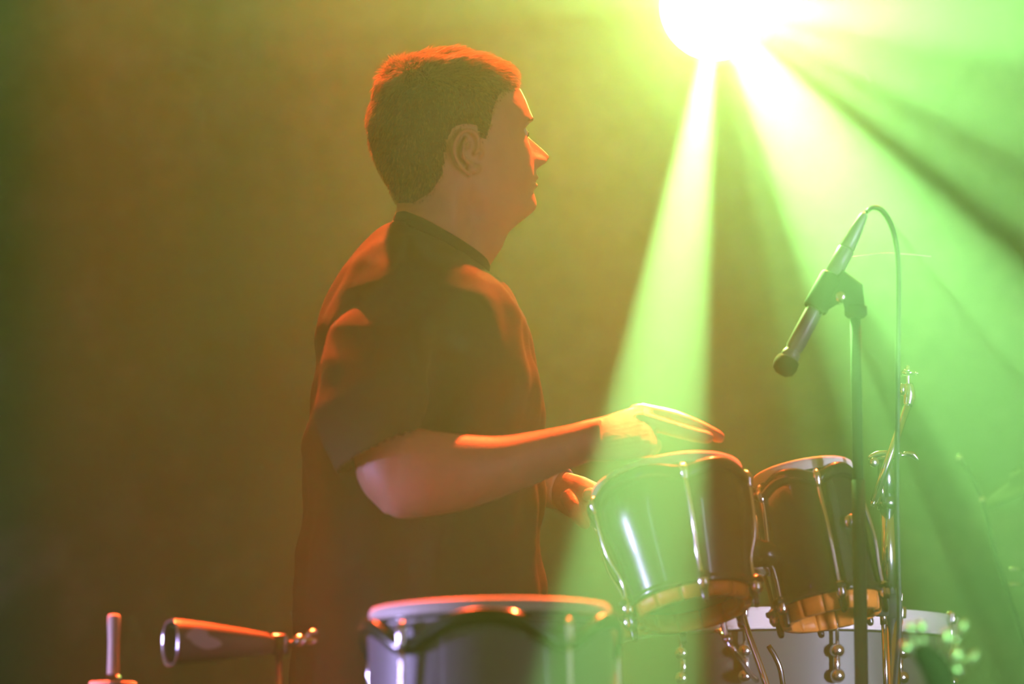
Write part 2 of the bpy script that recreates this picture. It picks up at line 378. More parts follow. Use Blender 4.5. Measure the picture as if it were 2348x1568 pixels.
# near hand: back of the hand up, fingers reaching right over the drum
rr = []
for (tx, ty, Yt, bx, by, Yb, h) in [(1290, 979, -.218, 1295, 1078, -.222, .024), (1318, 971, -.21, 1322, 1066, -.213, .0225), (1340, 965, -.2, 1345, 1058, -.205, .024), (1385, 955, -.175, 1380, 1058, -.215, .025), (1430, 940, -.155, 1425, 1057, -.22, .024), (1475, 927, -.15, 1465, 1050, -.222, .022), (1492, 931, -.15, 1492, 1044, -.22, .017), (1502, 948, -.155, 1508, 1025, -.215, .009)]:
    rr.append(ring_bf((bx, by), (tx, ty), Yb, h, 32, 2.1, Yf=Yt))
rings(bb, rr)
fing([P(1460, 945, -.13), P(1535, 955, -.125), P(1592, 975, -.125), P(1640, 998, -.13)], [.012, .0108, .010, .0085])   # index
fing([P(1470, 944, -.155), P(1545, 960, -.155), P(1602, 980, -.16), P(1648, 1002, -.165)], [.012, .011, .0102, .0088]) # middle
fing([P(1470, 962, -.18), P(1545, 984, -.182), P(1592, 997, -.187), P(1622, 1003, -.192)], [.012, .0108, .0098, .0088])  # ring
fing([P(1440, 1020, -.20), P(1482, 1024, -.205), P(1503, 1020, -.197), P(1497, 1034, -.185)], [.012, .0105, .0095, .008])    # little
fing([P(1385, 1010, -.165), P(1440, 1030, -.13), P(1470, 1034, -.125), P(1495, 1034, -.12)], [.015, .012, .010, .0085]) # thumb
# far (left) arm and hand, coming round the far side of the drum
pr_tube([(935, 850, .17, .036), (935, 890, .21, .044), (960, 960, .245, .045), (985, 1075, .25, .043), (1005, 1105, .245, .036)])
tube(bb, [P(985, 1080, .25), P(1080, 1095, .235), P(1180, 1098, .20), P(1260, 1112, .165), P(1292, 1122, .15)], [.043, .044, .037, .029, .026], 24, smooth=4, round_ends=True)
tube(bb, [P(1283, 1118, .15), P(1316, 1136, .135), P(1350, 1154, .12), P(1376, 1168, .112)], [.026, .032, .033, .024], 20, smooth=4, flat=.72, up=(0, 1, 0), round_ends=True)
for i, (dy, dp, ln) in enumerate(((-.012, -22, 84), (.005, -8, 96), (.022, 8, 92), (.036, 22, 74))):
    fing([P(1352, 1152+dp*.8, .10+dy), P(1352+ln*.45, 1158+dp, .105+dy), P(1352+ln*.8, 1172+dp, .11+dy), P(1352+ln, 1190+dp, .115+dy)], [.011, .0095, .009, .0075])
fing([P(1306, 1140, .12), P(1318, 1165, .10), P(1326, 1186, .10), P(1342, 1202, .105)], [.014, .012, .010, .008])
me = remesh(bb, .0019, 3, .5)
body = link('body', me, SKIN, pr)
# eyes, brows, lips
for s in (-1, 1):
    bm = bmesh.new(); c = HL(1178, s*.0315, 307); ball(bm, c, .0112, seg=20); e = obj('eye', bm, EYE, pr)
    bm = bmesh.new(); dr = Rz @ V((1, s*.1, -.02)); ball(bm, c+dr.normalized()*.0080, .0052, seg=14); obj('iris', bm, IRIS, e)
    bm = bmesh.new()
    for k in range(70):
        t = k/69; ay = .012+.038*t; py = 279-7*math.sin(t*2.4)+random.uniform(-2.2, 2.2)
        th = math.asin(min(.999, ay/ .080))*1.0
        # find the surface in front of ay
        best = min((head_pt(s*q/60*1.5, py) for q in range(61)), key=lambda p: abs(abs((Rz.inverted() @ (p-HC)).y)-ay))
        n = (Rz @ V((.9, s*(.2+.6*t), .1))).normalized(); fl = (Rz @ V((-.35, s*.8, .35-.7*t))).normalized()
        tube(bm, [best-n*.0005, best+n*.0012+fl*.0045, best+n*.0012+fl*.008], [.0007, .0006, .0002], 4, smooth=0, cap=False)
    obj('eyebrow', bm, HAIR, pr)
# hair: cropped cap + strands
def hairline(x):   # lowest hair pixel row for a profile column, near side
    return ip([(840, 470), (930, 480), (960, 455), (982, 410), (988, 330), (1000, 306), (1026, 298), (1052, 302), (1058, 330), (1076, 334), (1084, 300), (1092, 262), (1104, 232), (1124, 214), (1148, 200), (1168, 190), (1185, 178), (1200, 165)], x)
def loc_px(p):
    q = Rz.inverted() @ unshear(p-HC); return q.x/(HS*CX)+1040, q.y, 300-q.z/HS
cols = 160; hrows = [123.4, 125, 127, 130, 134] + list(range(139, 486, 5))
cap = bmesh.new(); grid = []
def cap_thick(x, py, y):
    hl = hairline(x); e = sstep(0, 26, hl-py)
    top = sstep(215, 130, py)
    frontw = sstep(1110, 1175, x)
    return e*(.003+.006*top+.002*frontw*top+.002*sstep(980, 880, x))
for py in hrows:
    r = []
    for k in range(cols):
        p = head_pt(2*PI*k/cols, py); x, y, _ = loc_px(p)
        if abs(y) < .03 and x < 1000: hlx = 475
        th = cap_thick(x, py, y)
        nrm = noise.noise(p*60)*.0018*(th/.012)
        r.append((head_pt(2*PI*k/cols, py, th+nrm-.0012), hairline(x) > py-4))
    grid.append(r)
vs = [[cap.verts.new(p) for p, _ in r] for r in grid]
tc_ = cap.verts.new(sum((v.co for v in vs[0]), V())/cols)
for k in range(cols): cap.faces.new((vs[0][k], vs[0][(k+1) % cols], tc_))
for i in range(len(vs)-1):
    for k in range(cols):
        k2 = (k+1) % cols
        if grid[i][k][1] and grid[i+1][k][1] and grid[i][k2][1] and grid[i+1][k2][1]:
            cap.faces.new((vs[i][k], vs[i][k2], vs[i+1][k2], vs[i+1][k]))
bmesh.ops.delete(cap, geom=[v for v in cap.verts if not v.link_faces], context='VERTS')
hair = obj('hair', cap, SCALP, pr)
st = bmesh.new(); cnt = 0
while cnt < 15000:
    py = random.choice((random.uniform(123.2, 210), random.uniform(123.2, 470))); th = random.uniform(0, 2*PI)
    p = head_pt(th, py); x, y, _ = loc_px(p)
    if random.random() > ip([(123, .3), (134, .6), (160, 1), (480, 1)], py): continue
    if py > hairline(x)-4+random.uniform(0, 13): continue
    hl = sstep(0, 40, hairline(x)-py); topw = sstep(230, 140, py)
    L = (.004+.004*hl+.013*topw)*random.uniform(.7, 1.15); backw = sstep(960, 860, x)*sstep(330, 200, py)
    L += .006*backw
    base = head_pt(th, py, cap_thick(x, py, y)*.75)
    q = Rz.inverted() @ (p-HC); n = (Rz @ (V((q.x*1.0, q.y*1.2, q.z*.9+.0))).normalized())
    clump = noise.noise_vector(base*38)
    flow = Rz @ V((.9*topw*sstep(860, 1000, x)+.2 - .5*backw, clump.y*.5, -.9*(1-topw)-.35*backw))
    d1 = (n*(.55+.25*topw*sstep(1080, 1180, x)) + flow*.75 + clump*.45 + V((random.gauss(0, .12), random.gauss(0, .12), random.gauss(0, .12)))).normalized()
    d2 = (d1+V((0, 0, -.35))+flow*.35).normalized()
    m1 = base+d1*L*.55; tip = m1+d2*L*.45
    s = d1.cross(V((random.gauss(0, 1), random.gauss(0, 1), random.gauss(0, 1)))).normalized()*.00055
    a0, a1 = st.verts.new(base-s), st.verts.new(base+s); b0, b1 = st.verts.new(m1-s*.8), st.verts.new(m1+s*.8); t0 = st.verts.new(tip)
    st.faces.new((a0, a1, b1, b0)); st.faces.new((b0, b1, t0)); cnt += 1
obj('strands', st, HAIR, hair)['kind'] = 'stuff'
# shirt
sb = bmesh.new()
SR = [((914, 505), (1112, 616), 0, .078), ((895, 514), (1120, 628), 0, .098), ((865, 540), (1136, 640), 0, .135), ((825, 578), (1160, 662), 0, .175), ((785, 628), (1186, 695), 0, .212),
      ((752, 690), (1210, 735), 0, .236), ((727, 775), (1228, 810), 0, .238), ((712, 880), (1239, 900), 0, .215), ((701, 1000), (1243, 1000), 0, .184), ((684, 1200), (1246, 1200), 0, .184),
      ((673, 1400), (1248, 1400), 0, .188), ((669, 1560), (1250, 1560), 0, .190), ((668, 1690), (1252, 1690), 0, .190)]
def interp_rings(R, n):
    out = []
    A = np.array([[a[0][0], a[0][1], a[1][0], a[1][1], a[2], a[3]] for a in R]); ts = np.linspace(0, len(R)-1, n)
    for t in ts:
        v = [np.interp(t, range(len(R)), A[:, c]) for c in range(6)]
        out.append(((v[0], v[1]), (v[2], v[3]), v[4], v[5]))
    return out
rings(sb, [ring_bf(a[0], a[1], a[2], a[3], 64, 2.25) for a in interp_rings(SR, 60)])
NSR = [((820, 700), (1000, 700), -.165, .058), ((760, 755), (998, 760), -.198, .066), ((732, 835), (992, 840), -.226, .071), ((722, 930), (985, 910), -.245, .073), ((735, 1010), (975, 955), -.255, .075), ((768, 1088), (963, 988), -.262, .076)]
rings(sb, [ring_bf(a[0], a[1], a[2], a[3], 40, 2.1) for a in interp_rings(NSR, 26)])
FSR = [((820, 640), (1015, 650), .10, .05), ((770, 720), (1025, 735), .175, .066), ((770, 830), (1045, 830), .222, .072), ((800, 930), (1065, 900), .245, .074), ((860, 1030), (1085, 950), .25, .074)]
rings(sb, [ring_bf(a[0], a[1], a[2], a[3], 40, 2.1) for a in interp_rings(FSR, 26)])
me = remesh(sb, .0052, 5, .5)
bm = bmesh.new(); bm.from_mesh(me)
def cap_plane(R, i, j):
    c = (P(*R[i][0], R[i][2])+P(*R[i][1], R[i][2]))/2; d = (P(*R[j][0], R[j][2])+P(*R[j][1], R[j][2]))/2
    a = (P(*R[i][1], R[i][2])-P(*R[i][0], R[i][2])).normalized(); n = a.cross(V((0, 1, 0))).normalized()
    if n.dot(c-d) < 0: n = -n
    return c, n
planes = [(*cap_plane(NSR, -1, -2), .11), (*cap_plane(FSR, -1, -2), .12), (*cap_plane(SR, -1, -2), .3), (*cap_plane(SR, 0, 1), .12)]
kill = []
bm.normal_update()
for f in bm.faces:
    c = f.calc_center_median()
    for (o_, n_, rad) in planes:
        if (c-o_).length < rad and abs((c-o_).dot(n_)) < .009 and f.normal.dot(n_) > .80: kill.append(f); break
bmesh.ops.delete(bm, geom=kill, context='FACES')
bm.normal_update()
for v in bm.verts:   # drape folds
    p = v.co; amp = .0035
    front = sstep(0, .14, p.x)
    ang = math.atan2(p.y*1.2, p.x+.13)
    zt = sstep(1.52, 1.28, p.z)
    n0 = noise.noise(V((p.x*2, p.y*2, p.z*2.2)))
    fold = math.sin(ang*15+n0*5+(p.z*2.0))*.008*zt*(.35+.9*front)
    # pulls radiating from the near arm pit and the shoulder
    fold += noise.noise(V((p.x*9+p.z*10, p.y*7, p.z*8-p.x*5)))*(.002+.009*sstep(1.5, 1.3, p.z))
    fold += noise.noise(V((p.x*22-p.z*9, p.y*18, p.z*16)))*.006
    v.co = p+v.normal*(fold-.001)
me = bpy.data.meshes.new('shirt'); bm.to_mesh(me); bm.free()
shirt = link('shirt', me, SHIRT, pr)
sd = shirt.modifiers.new('cloth', 'SOLIDIFY'); sd.thickness = .003; sd.offset = -1
nk = [p for p in ring_bf((912, 504), (1113, 617), 0, .0785, 48, 2.25)]
bm = bmesh.new(); tube(bm, nk+[nk[0]], .0065, 10, up=(.4, 0, 1), flat=1.6, smooth=2, cap=False); obj('neckband', bm, SHIRT, shirt)
# trousers and shoes, under the frame
bt = bmesh.new(); hip = P(960, 1700, 0)
rings(bt, [[V((hip.x+.165*math.cos(a), .16*math.sin(a), z)) for a in [2*PI*k/40 for k in range(40)]] for z in (.98, .92, .84, .78)])
for s in (-1, 1):
    tube(bt, [V((hip.x, s*.085, .84)), V((hip.x+.02, s*.10, .5)), V((hip.x-.01, s*.11, .07))], [.095, .072, .062], 24, smooth=6)
trs = link('trousers', remesh(bt, .011, 4), TROUS, pr)
for s in (-1, 1):
    bm = bmesh.new(); c = V((hip.x+.04, s*.11, 0))
    tube(bm, [c+V((-.09, 0, .045)), c+V((-.03, 0, .05)), c+V((.06, 0, .042)), c+V((.15, 0, .032))], [.036, .044, .045, .034], 20, up=(0, 1, 0), smooth=4, round_ends=True)
    for v in bm.verts: v.co.z = max(v.co.z, .001)
    obj('shoe', bm, SHOE, pr)
# white wristband on the far wrist
a0, a1 = P(1258, 1112, .165), P(1292, 1121, .15); dd = (a1-a0).normalized()
bm = bmesh.new(); lathe(bm, [(.029, -.014), (.0325, -.012), (.0322, .010), (.030, .014), (.0285, .01), (.0285, -.01)], axis_mtx((a0+a1)/2, dd), 32, closed=True); obj('wristband', bm, BAND, pr)
# ---------------------------------------------------------------- DRUMS
def hoop_bm(mx, R, z0, h, r, lugs=(), dip=0, width=.35, seg=160):
    """flat rolled hoop; dips down to each lug"""
    bm = bmesh.new(); pr_ = []
    for k in range(seg):
        a = 2*PI*k/seg; d = 0
        for l in lugs:
            q = (a-l+PI) % (2*PI)-PI; d = max(d, math.exp(-(q/width)**2))
        zc = z0-dip*d; ring = []
        for j in range(10):
            t = 2*PI*j/10; ring.append(mx @ V(((R+r*math.cos(t))*math.cos(a), (R+r*math.cos(t))*math.sin(a), zc+h*math.sin(t))))
        pr_.append(ring)
    rings(bm, pr_, closed=True); return bm
def bongo(t, mx, R, Rb, H, lugs, wood_h, word):
    """head, hoop, staved shell, ring, rods in the frame mx (z up the drum, 0 at the hoop)"""
    bm = bmesh.new(); lathe(bm, [(R*.985, -.02), (R*.985, .003), (R*.975, .007), (R*.94, .0095), (R*.6, .0105), (R*.1, .0105)], mx, 64); h = obj('drumhead', bm, SKINHD, t)
    obj('hoop', hoop_bm(mx, R*1.02, -.012, .011, .006, lugs, .012, .28), DRUMBLK, t)
    n = 14; ns = 24
    # lacquered shell of staves
    bm = bmesh.new(); lathe(bm, [(R*.985, -.008), (R*1.0, -.03), (R*.985, -H*.35), ((R+Rb)*.49, -H*.62), (Rb*1.01, -H+wood_h)], mx, 96, cap=False); obj('shell', bm, DRUMBLK, t)
    lo = []
    for k in range(n):                       # wooden staves showing under the ring
        a0, a1 = 2*PI*(k+.02)/n, 2*PI*(k+.98)/n; bm = bmesh.new(); rr = []
        for z, rt in ((-H+wood_h+.004, Rb*1.0), (-H+wood_h*.5, Rb*.985), (-H, Rb*.95)):
            o_ = [mx @ V((rt*math.cos(a), rt*math.sin(a), z)) for a in np.linspace(a0, a1, 6)]
            i_ = [mx @ V(((rt-.011)*math.cos(a), (rt-.011)*math.sin(a), z)) for a in np.linspace(a1, a0, 6)]
            rr.append(o_+i_)
        rings(bm, rr); obj('stave', bm, WOOD, t)
    bm = bmesh.new(); lathe(bm, [(Rb*1.03, -H+wood_h+.006), (Rb*1.06, -H+wood_h+.004), (Rb*1.06, -H+wood_h-.004), (Rb*1.03, -H+wood_h-.006), (Rb*.99, -H+wood_h)], mx, 64, closed=True); obj('bottom_ring', bm, DRUMBLK, t)
    for l in lugs:
        def C(r, z, a=l): return mx @ V((r*math.cos(a), r*math.sin(a), z))
        rb = Rb*1.10
        rod = obj('tuning_rod', T([C(R*1.045, -.028), C(R*1.045, -.05), C((R*1.05+rb)/2+.004, -H*.52), C(rb, -H+wood_h+.03), C(rb, -H+wood_h-.012)], .0032, 10, smooth=4), CHROME, t)
        bm = bmesh.new(); tube(bm, [C(R*1.03, -.016), C(R*1.052, -.022), C(R*1.048, -.034)], [.006, .007, .0045], 10, smooth=3, round_ends=True); obj('hook', bm, CHROME, rod)
        d = (C(rb, -H)-C(rb, 0)).normalized(); bm = bmesh.new()
        lathe(bm, [(.0045, -.004), (.0085, 0), (.0085, .016), (.005, .022)], axis_mtx(C(rb, -H+wood_h+.004), d), 8); obj('nut', bm, CHROME, rod)
        bm = bmesh.new(); box(bm, C(rb*.985, -H+wood_h), (.024, .016, .008), mtx=(mx.to_3x3().to_4x4() @ Matrix.Rotation(l, 4, 'Z')), bevel=.002); obj('lug_plate', bm, DRUMBLK, rod)
        tb = C(rb*.95, -H+wood_h-.010); bm = bmesh.new(); tube(bm, [tb, tb+d*.022], [.006, .005], 10, smooth=0, round_ends=True); obj('lug_claw', bm, DRUMBLK, rod)
bt = thing('bongo_drums', 'pair of tilted bongos with black lacquered shells and orange wood ends under his hand', 'drum', P(1690, 1430, -.05))
def drum_frame(px, py, Y, lean_deg, back_deg):
    a = math.radians(lean_deg); bk = math.radians(back_deg)
    return axis_mtx(P(px, py, Y), V((-math.sin(a), math.sin(bk), math.cos(a)*math.cos(bk))))
d1 = drum_frame(1530, 1112, -.13, 10, 14); d2 = drum_frame(1840, 1094, .0, 10, 9)
R1 = M(181, -.13); R2 = M(122, .0)
D = math.radians
bongo(bt, d1, R1*.985, M(140, -.13), M(312, -.13), [D(x) for x in (-163, -91+8, -20, 40, 97, 157)], .022, '')
bongo(bt, d2, R2*.985, M(119, 0), M(338, 0), [D(x) for x in (-150, -83, -20, 40, 97, 157)], M(46, 0), '')
c1 = d1 @ V((R1*.93, 0, -.12)); c2 = d2 @ V((-R2*.98, .0, -.115))
bm = bmesh.new(); tube(bm, [c1, (c1+c2)/2, c2], [.02, .017, .02], 12, smooth=3, flat=1.8, up=(0, 1, 0)); obj('connector_block', bm, DRUMBLK, bt)
bm = bmesh.new(); c = d2 @ V((M(112, 0)*math.cos(-.9)*1.02, M(112, 0)*math.sin(-.9)*1.02-.012, -.093))
lathe(bm, [(.012, 0), (.011, .004), (.007, .007), (.002, .009)], axis_mtx(c, (.35, -.93, 0)), 20); obj('badge', bm, CHROME, bt)
# bongo stand
bs = thing('bongo_stand', 'slim chrome stand holding up the bongos from below', 'stand', V((P(1720, 1500, 0).x, .0, 0)))
x0 = P(1735, 1500, .06)
obj('pole', T([P(1700, 1400, .05), P(1716, 1452, .05), P(1757, 1568, .045), P(1812, 1760, .04)], .005, 10, smooth=3), CHROME, bs)
obj('pole', T([P(1762, 1480, .07), P(1782, 1515, .07), P(1795, 1568, .07), P(1812, 1760, .04)], .004, 10, smooth=3), DCHROME, bs)
base = P(1812, 1750, .04); obj('column', T([base, V((base.x, base.y, .12))], .014, 12, smooth=0), CHROME, bs)
for k in range(3):
    a = 2*PI*k/3+.4; obj('leg', T([V((base.x, base.y, .3)), V((base.x+.3*math.cos(a), base.y+.3*math.sin(a), .015))], .009, 10, smooth=0), CHROME, bs)
bm = bmesh.new(); ball(bm, P(1668, 1465, -.1), .0075); tube(bm, [P(1652, 1400, -.1), P(1668, 1465, -.1), P(1691, 1500, -.1), P(1716, 1540, 0), P(1735, 1560, .04)], .004, 8, smooth=3); obj('clamp_bolt', bm, CHROME, bs)
bm = bmesh.new(); ball(bm, P(1669, 1413, -.02), .006); ball(bm, P(1646, 1416, -.02), .004, (1.8, 1, .8)); ball(bm, P(1650, 1447, -.02), .0045, (1.8, 1, .8)); tube(bm, [P(1644, 1416, -.02), P(1669, 1413, -.02), P(1650, 1447, -.02), P(1668, 1465, -.1)], .003, 8, smooth=2); obj('wing_bolt', bm, CHROME, bs)
# front conga
YC = -.75
ct = thing('conga_drum', 'large lavender-grey conga with pale head and dark scalloped hoop in front of the player', 'drum', V((P(1118, 1500, YC).x, YC, 0)))
mc = axis_mtx(P(1124, 1413, YC), (-.02, .02, 1)); RC = .150
bm = bmesh.new(); lathe(bm, [(RC*.99, -.045), (RC*.985, .0), (RC*.982, .007), (RC*.965, .0105), (RC*.92, .0115), (RC*.5, .012), (RC*.05, .012)], mc, 96); obj('drumhead', bm, SKINHD, ct)
HZ = mc.translation.z
obj('flesh_hoop', hoop_bm(mc, RC*1.0, -.0085, .003, .0025), DRUMBLK, ct)
prof = [(RC*.98, -.012), (RC*1.0, -.018), (RC*1.0, -.024), (RC*.995, -.05), (RC*1.04, -.18), (RC*1.10, -.32), (RC*1.08, -.5), (RC*.92, -.66), (RC*.76, -HZ+.02), (RC*.76, -HZ+.004)]
bm = bmesh.new(); lathe(bm, prof, mc, 96); obj('shell', bm, DRUMCG, ct)
CL = [D(-90+x) for x in (-112, -40, 35, 107, 179)]
obj('hoop', hoop_bm(mc, RC*1.045, -.012, .0105, .005, CL, .032, .30, 220), DRUMBLK, ct)
for l in CL:
    def C(r, z, a=l): return mc @ V((r*math.cos(a), r*math.sin(a), z))
    rod = obj('tuning_rod', T([C(RC*1.085, -.036), C(RC*1.085, -.1), C(RC*1.11, -.21)], .0034, 10, smooth=2), CHROME, ct)
    bm = bmesh.new(); tube(bm, [C(RC*1.06, -.018), C(RC*1.085, -.024), C(RC*1.087, -.046)], [.0055, .0068, .005], 12, smooth=3, round_ends=True); obj('hook', bm, CHROME, rod)
    bm = bmesh.new(); tube(bm, [C(RC*1.11, -.20), C(RC*1.115, -.27)], .011, 12, smooth=0, round_ends=True); box(bm, C(RC*1.07, -.235), (.02, .03, .07), mtx=Matrix.Rotation(l, 4, 'Z'), bevel=.004); obj('lug', bm, CHROME, rod)
# big pale-hooped drum behind
YF = .85
ft = thing('floor_tom', 'wide grey floor tom with a pale hoop standing behind the bongos', 'drum', V((P(1800, 1500, YF).x, YF, 0)))
mf = axis_mtx(P(1805, 1434, YF), (0, .02, 1)); RF = M(385, YF)
HF = mf.translation.z
bm = bmesh.new(); lathe(bm, [(RF*.97, -.03), (RF*.97, -.10), (RF*.97, -HF+.18), (RF*.95, -HF+.17)], mf, 96, cap=False); obj('shell', bm, GREYSH, ft)
bm = bmesh.new(); lathe(bm, [(RF*.98, .002), (RF*.99, .008), (RF*1.012, .008), (RF*1.005, .0), (RF*1.005, -.022), (RF*1.015, -.026), (RF*.985, -.028)], mf, 96, closed=True); obj('hoop', bm, PALEHOOP, ft)
bm = bmesh.new(); lathe(bm, [(RF*.98, -.002), (RF*.6, .0), (RF*.02, 0)], mf, 64, cap=False); obj('drumhead', bm, SKINHD, ft)
for px_, s in ((1908, 1), (2192, 1), (1560, 1), (1700, 1), (2060, 1)):
    dx = (P(px_, 1426, YF-.2).x-mf.translation.x)/(RF*1.02); dx = max(-.999, min(.999, dx)); a = -math.acos(dx)
    def C(r, z, a=a): return mf @ V((r*math.cos(a), r*math.sin(a), z))
    lug = None
    bm = bmesh.new(); tube(bm, [C(RF*1.0, -.060), C(RF*1.0, -.105)], .006, 10, smooth=0)
    ball(bm, C(RF*1.015, -.062), .0125, (1, 1, .95)); ball(bm, C(RF*1.015, -.102), .0125, (1, 1, .95)); lug = obj('lug', bm, CHROME, ft)
    obj('tension_rod', T([C(RF*1.02, .014), C(RF*1.02, -.055)], .0032, 8, smooth=0), CHROME, lug)
    bm = bmesh.new(); box(bm, C(RF*1.022, .002), (.016, .012, .02), mtx=Matrix.Rotation(a, 4, 'Z'), bevel=.003); obj('claw', bm, CHROME, lug)
for k in range(3):
    a = 2*PI*k/3+.5; p = mf.translation+V((RF*1.03*math.cos(a), RF*1.03*math.sin(a), 0)); obj('leg', T([V((p.x, p.y, HF-.32)), V((p.x, p.y, .03)), V((p.x+.05*math.cos(a), p.y+.05*math.sin(a), .01))], .007, 10, smooth=0), CHROME, ft)
# ---------------------------------------------------------------- cowbell
YB = -.45
cb = thing('cowbell', 'cowbell with pale oval emblem and open mouth turned left on a slim post', 'cowbell', V((P(640, 1470, YB).x, YB, 0)))
bm = bmesh.new(); rr = []
SEC = [(380, 1428, 1531, .034, 1.0), (392, 1426, 1529, .034, 1.0), (460, 1432, 1521, .031, 1), (560, 1445, 1508, .026, 1), (606, 1452, 1502, .022, 1), (622, 1460, 1497, .016, 1)]
def bell_ring(px, t, b, h, sh=0, n=40, ex=3.2):
    c = P(px, (t+b)/2, YB); hh = M((b-t)/2, YB)-sh; out = []
    for k in range(n):
        a = 2*PI*k/n; ct_, st_ = math.cos(a), math.sin(a)
        out.append(c+V((0.0, (h-sh)*math.copysign(abs(ct_)**(2/ex), ct_), hh*math.copysign(abs(st_)**(2/2.4), st_))))
    return out
ex_ = Matrix.Rotation(D(9), 3, 'Z')
o_ = [bell_ring(*s[:4]) for s in SEC]; i_ = [bell_ring(*s[:4], sh=.002) for s in SEC[:-1]][::-1]
pv = P(630, 1478, YB); yawb = Matrix.Translation(pv) @ Matrix.Rotation(D(22), 4, 'Z') @ Matrix.Translation(-pv)
rings(bm, [[yawb @ V(p) for p in r] for r in (i_+o_)]); obj('bell_body', bm, BELL, cb)
mouth = T([yawb @ V(p) for p in bell_ring(382, 1427, 1531, .0345)]+[yawb @ V(bell_ring(382, 1427, 1531, .0345)[0])], .0016, 6, smooth=0, cap=False); obj('mouth_rim', mouth, CHROME, cb)
# emblem: two overlapping leaf ovals lying on the bell's near side
def emblem(cx, cy, rx, ry, rot):
    bm = bmesh.new(); c = bm.verts.new(yawb @ (P(cx, cy, YB-.0) + V((0, -.0335, 0)))); vs = []
    for k in range(28):
        a = 2*PI*k/28; x = rx*math.cos(a); y = ry*math.sin(a)*(1-.3*abs(math.cos(a))); X = cx+x*math.cos(rot)-y*math.sin(rot); Y_ = cy+x*math.sin(rot)+y*math.cos(rot)
        wdt = np.interp(X, [392, 460, 560], [.0345, .0315, .0265]); rel = abs(Y_-1477)/50
        vs.append(bm.verts.new(yawb @ (P(X, Y_, YB)+V((0, -wdt*(1-rel**2.4)**(1/3.2)-.0008, 0)))))
    for k in range(28): bm.faces.new((vs[k], vs[(k+1) % 28], c))
    return bm
e = obj('emblem', emblem(427, 1462, 28, 16, -.15), EMBL, cb); e2 = obj('emblem', emblem(450, 1479, 37, 16, .08), EMBL, cb)
bm = bmesh.new(); box(bm, yawb @ P(642, 1477, YB), (.022, .03, .026), bevel=.004); tube(bm, [P(650, 1480, YB), P(690, 1472, YB)], .005, 10, smooth=0); obj('mount', bm, DCHROME, cb)
bm = bmesh.new(); tube(bm, [P(684, 1470, YB), P(692, 1470, YB)], .009, 12, smooth=0, round_ends=True); tube(bm, [P(697, 1470, YB), P(720, 1470, YB)], .0055, 12, smooth=0, round_ends=True); tube(bm, [P(706, 1464, YB), P(709, 1450, YB), P(724, 1449, YB)], .0035, 10, smooth=2, round_ends=True); obj('wing_bolt', bm, CHROME, cb)
pb_ = P(640, 1480, YB); obj('post', T([V((pb_.x, YB, .02)), V((pb_.x, YB, pb_.z+.012))], .0048, 12, smooth=0), CHROME, cb)
bm = bmesh.new(); lathe(bm, [(.12, 0), (.12, .012), (.03, .02), (.012, .05)], Matrix.Translation((pb_.x, YB, 0)), 32); obj('base', bm, BLACK, cb)
# pale upright rod
YS = -.4; pt = P(257, 1408, YS); pf = P(259, 1556, YS)
ut = thing('upright_rod', 'pale wooden rod standing upright in a collar left of the cowbell', 'rod', V((pf.x, YS, 0)))
mt = Matrix.Translation((pf.x, YS, 0)); L = pt.z-pf.z
bm = bmesh.new(); lathe(bm, [(.0085, pf.z-.01), (.0078, pf.z+.012), (.0074, pf.z+.05), (.0083, pt.z-.02), (.0086, pt.z-.003), (.006, pt.z)], mt, 20); obj('rod', bm, PALEW, ut)
bm = bmesh.new(); lathe(bm, [(.008, pf.z+.006), (.013, pf.z), (.014, pf.z-.012), (.012, pf.z-.02), (.012, .02), (.05, .012), (.10, .0)], mt, 24); obj('stand_tube', bm, DCHROME, ut)
bm = bmesh.new(); lathe(bm, [(.03, pf.z-.004), (.032, pf.z-.007), (.03, pf.z-.011), (.012, pf.z-.01)], mt, 28, closed=True); obj('tray', bm, PALEW, ut)
# ---------------------------------------------------------------- microphone, stand, cable
YM = -.13
ms = thing('microphone_stand', 'straight dark microphone stand in front of the chrome cymbal stand', 'mic stand', V((P(1973, 1500, YM).x, YM, 0)))
top = P(1961, 716, YM); bot = P(1975, 1568, YM); dn = (bot-top).normalized(); foot = top+dn*(top.z/-dn.z)
ms.location = foot
tp = P(1968, 1100, YM)
obj('upper_tube', T([top, tp], M(12.5, YM), 20, smooth=0), BLACK, ms)
obj('lower_tube', T([tp, foot+V((0, 0, .03))], M(15.5, YM), 20, smooth=0), BLACK, ms)
bm = bmesh.new(); lathe(bm, [(.13, .0), (.13, .014), (.10, .022), (.02, .03), (.018, .06)], Matrix.Translation((foot.x, foot.y, 0)), 40); obj('base', bm, BLACK, ms)
mic = thing('microphone', 'slim microphone angled head-down with a bright green-white lit edge', 'microphone', P(1900, 640, YM))
A = P(1984, 488, YM); B = P(1806, 828, YM); ax = (B-A).normalized(); ma = axis_mtx(A, ax); ln = (B-A).length
q = lambda v: M(v, YM)
bm = bmesh.new(); lathe(bm, [(q(5), 0), (q(9), q(6)), (q(15), q(50)), (q(18), q(88)), (q(17), q(96))], ma, 28); obj('cable_plug', bm, MICM, mic)
bm = bmesh.new(); lathe(bm, [(q(16), q(94)), (q(19.5), q(98)), (q(20), q(158)), (q(16), q(162)), (q(16), q(226)), (q(20), q(232)), (q(20.5), ln-q(36)), (q(18), ln-q(30)), (q(18), ln-q(26)), (q(21), ln-q(22)), (q(22), ln-q(8)), (q(17), ln-q(4))], ma, 36); obj('body', bm, MICM, mic)
bm = bmesh.new(); lathe(bm, [(q(20), ln-q(10)), (q(27), ln-q(4)), (q(29), ln+q(12)), (q(25), ln+q(26)), (q(14), ln+q(34)), (q(2), ln+q(36))], ma, 36); obj('head', bm, GRILLE, mic)
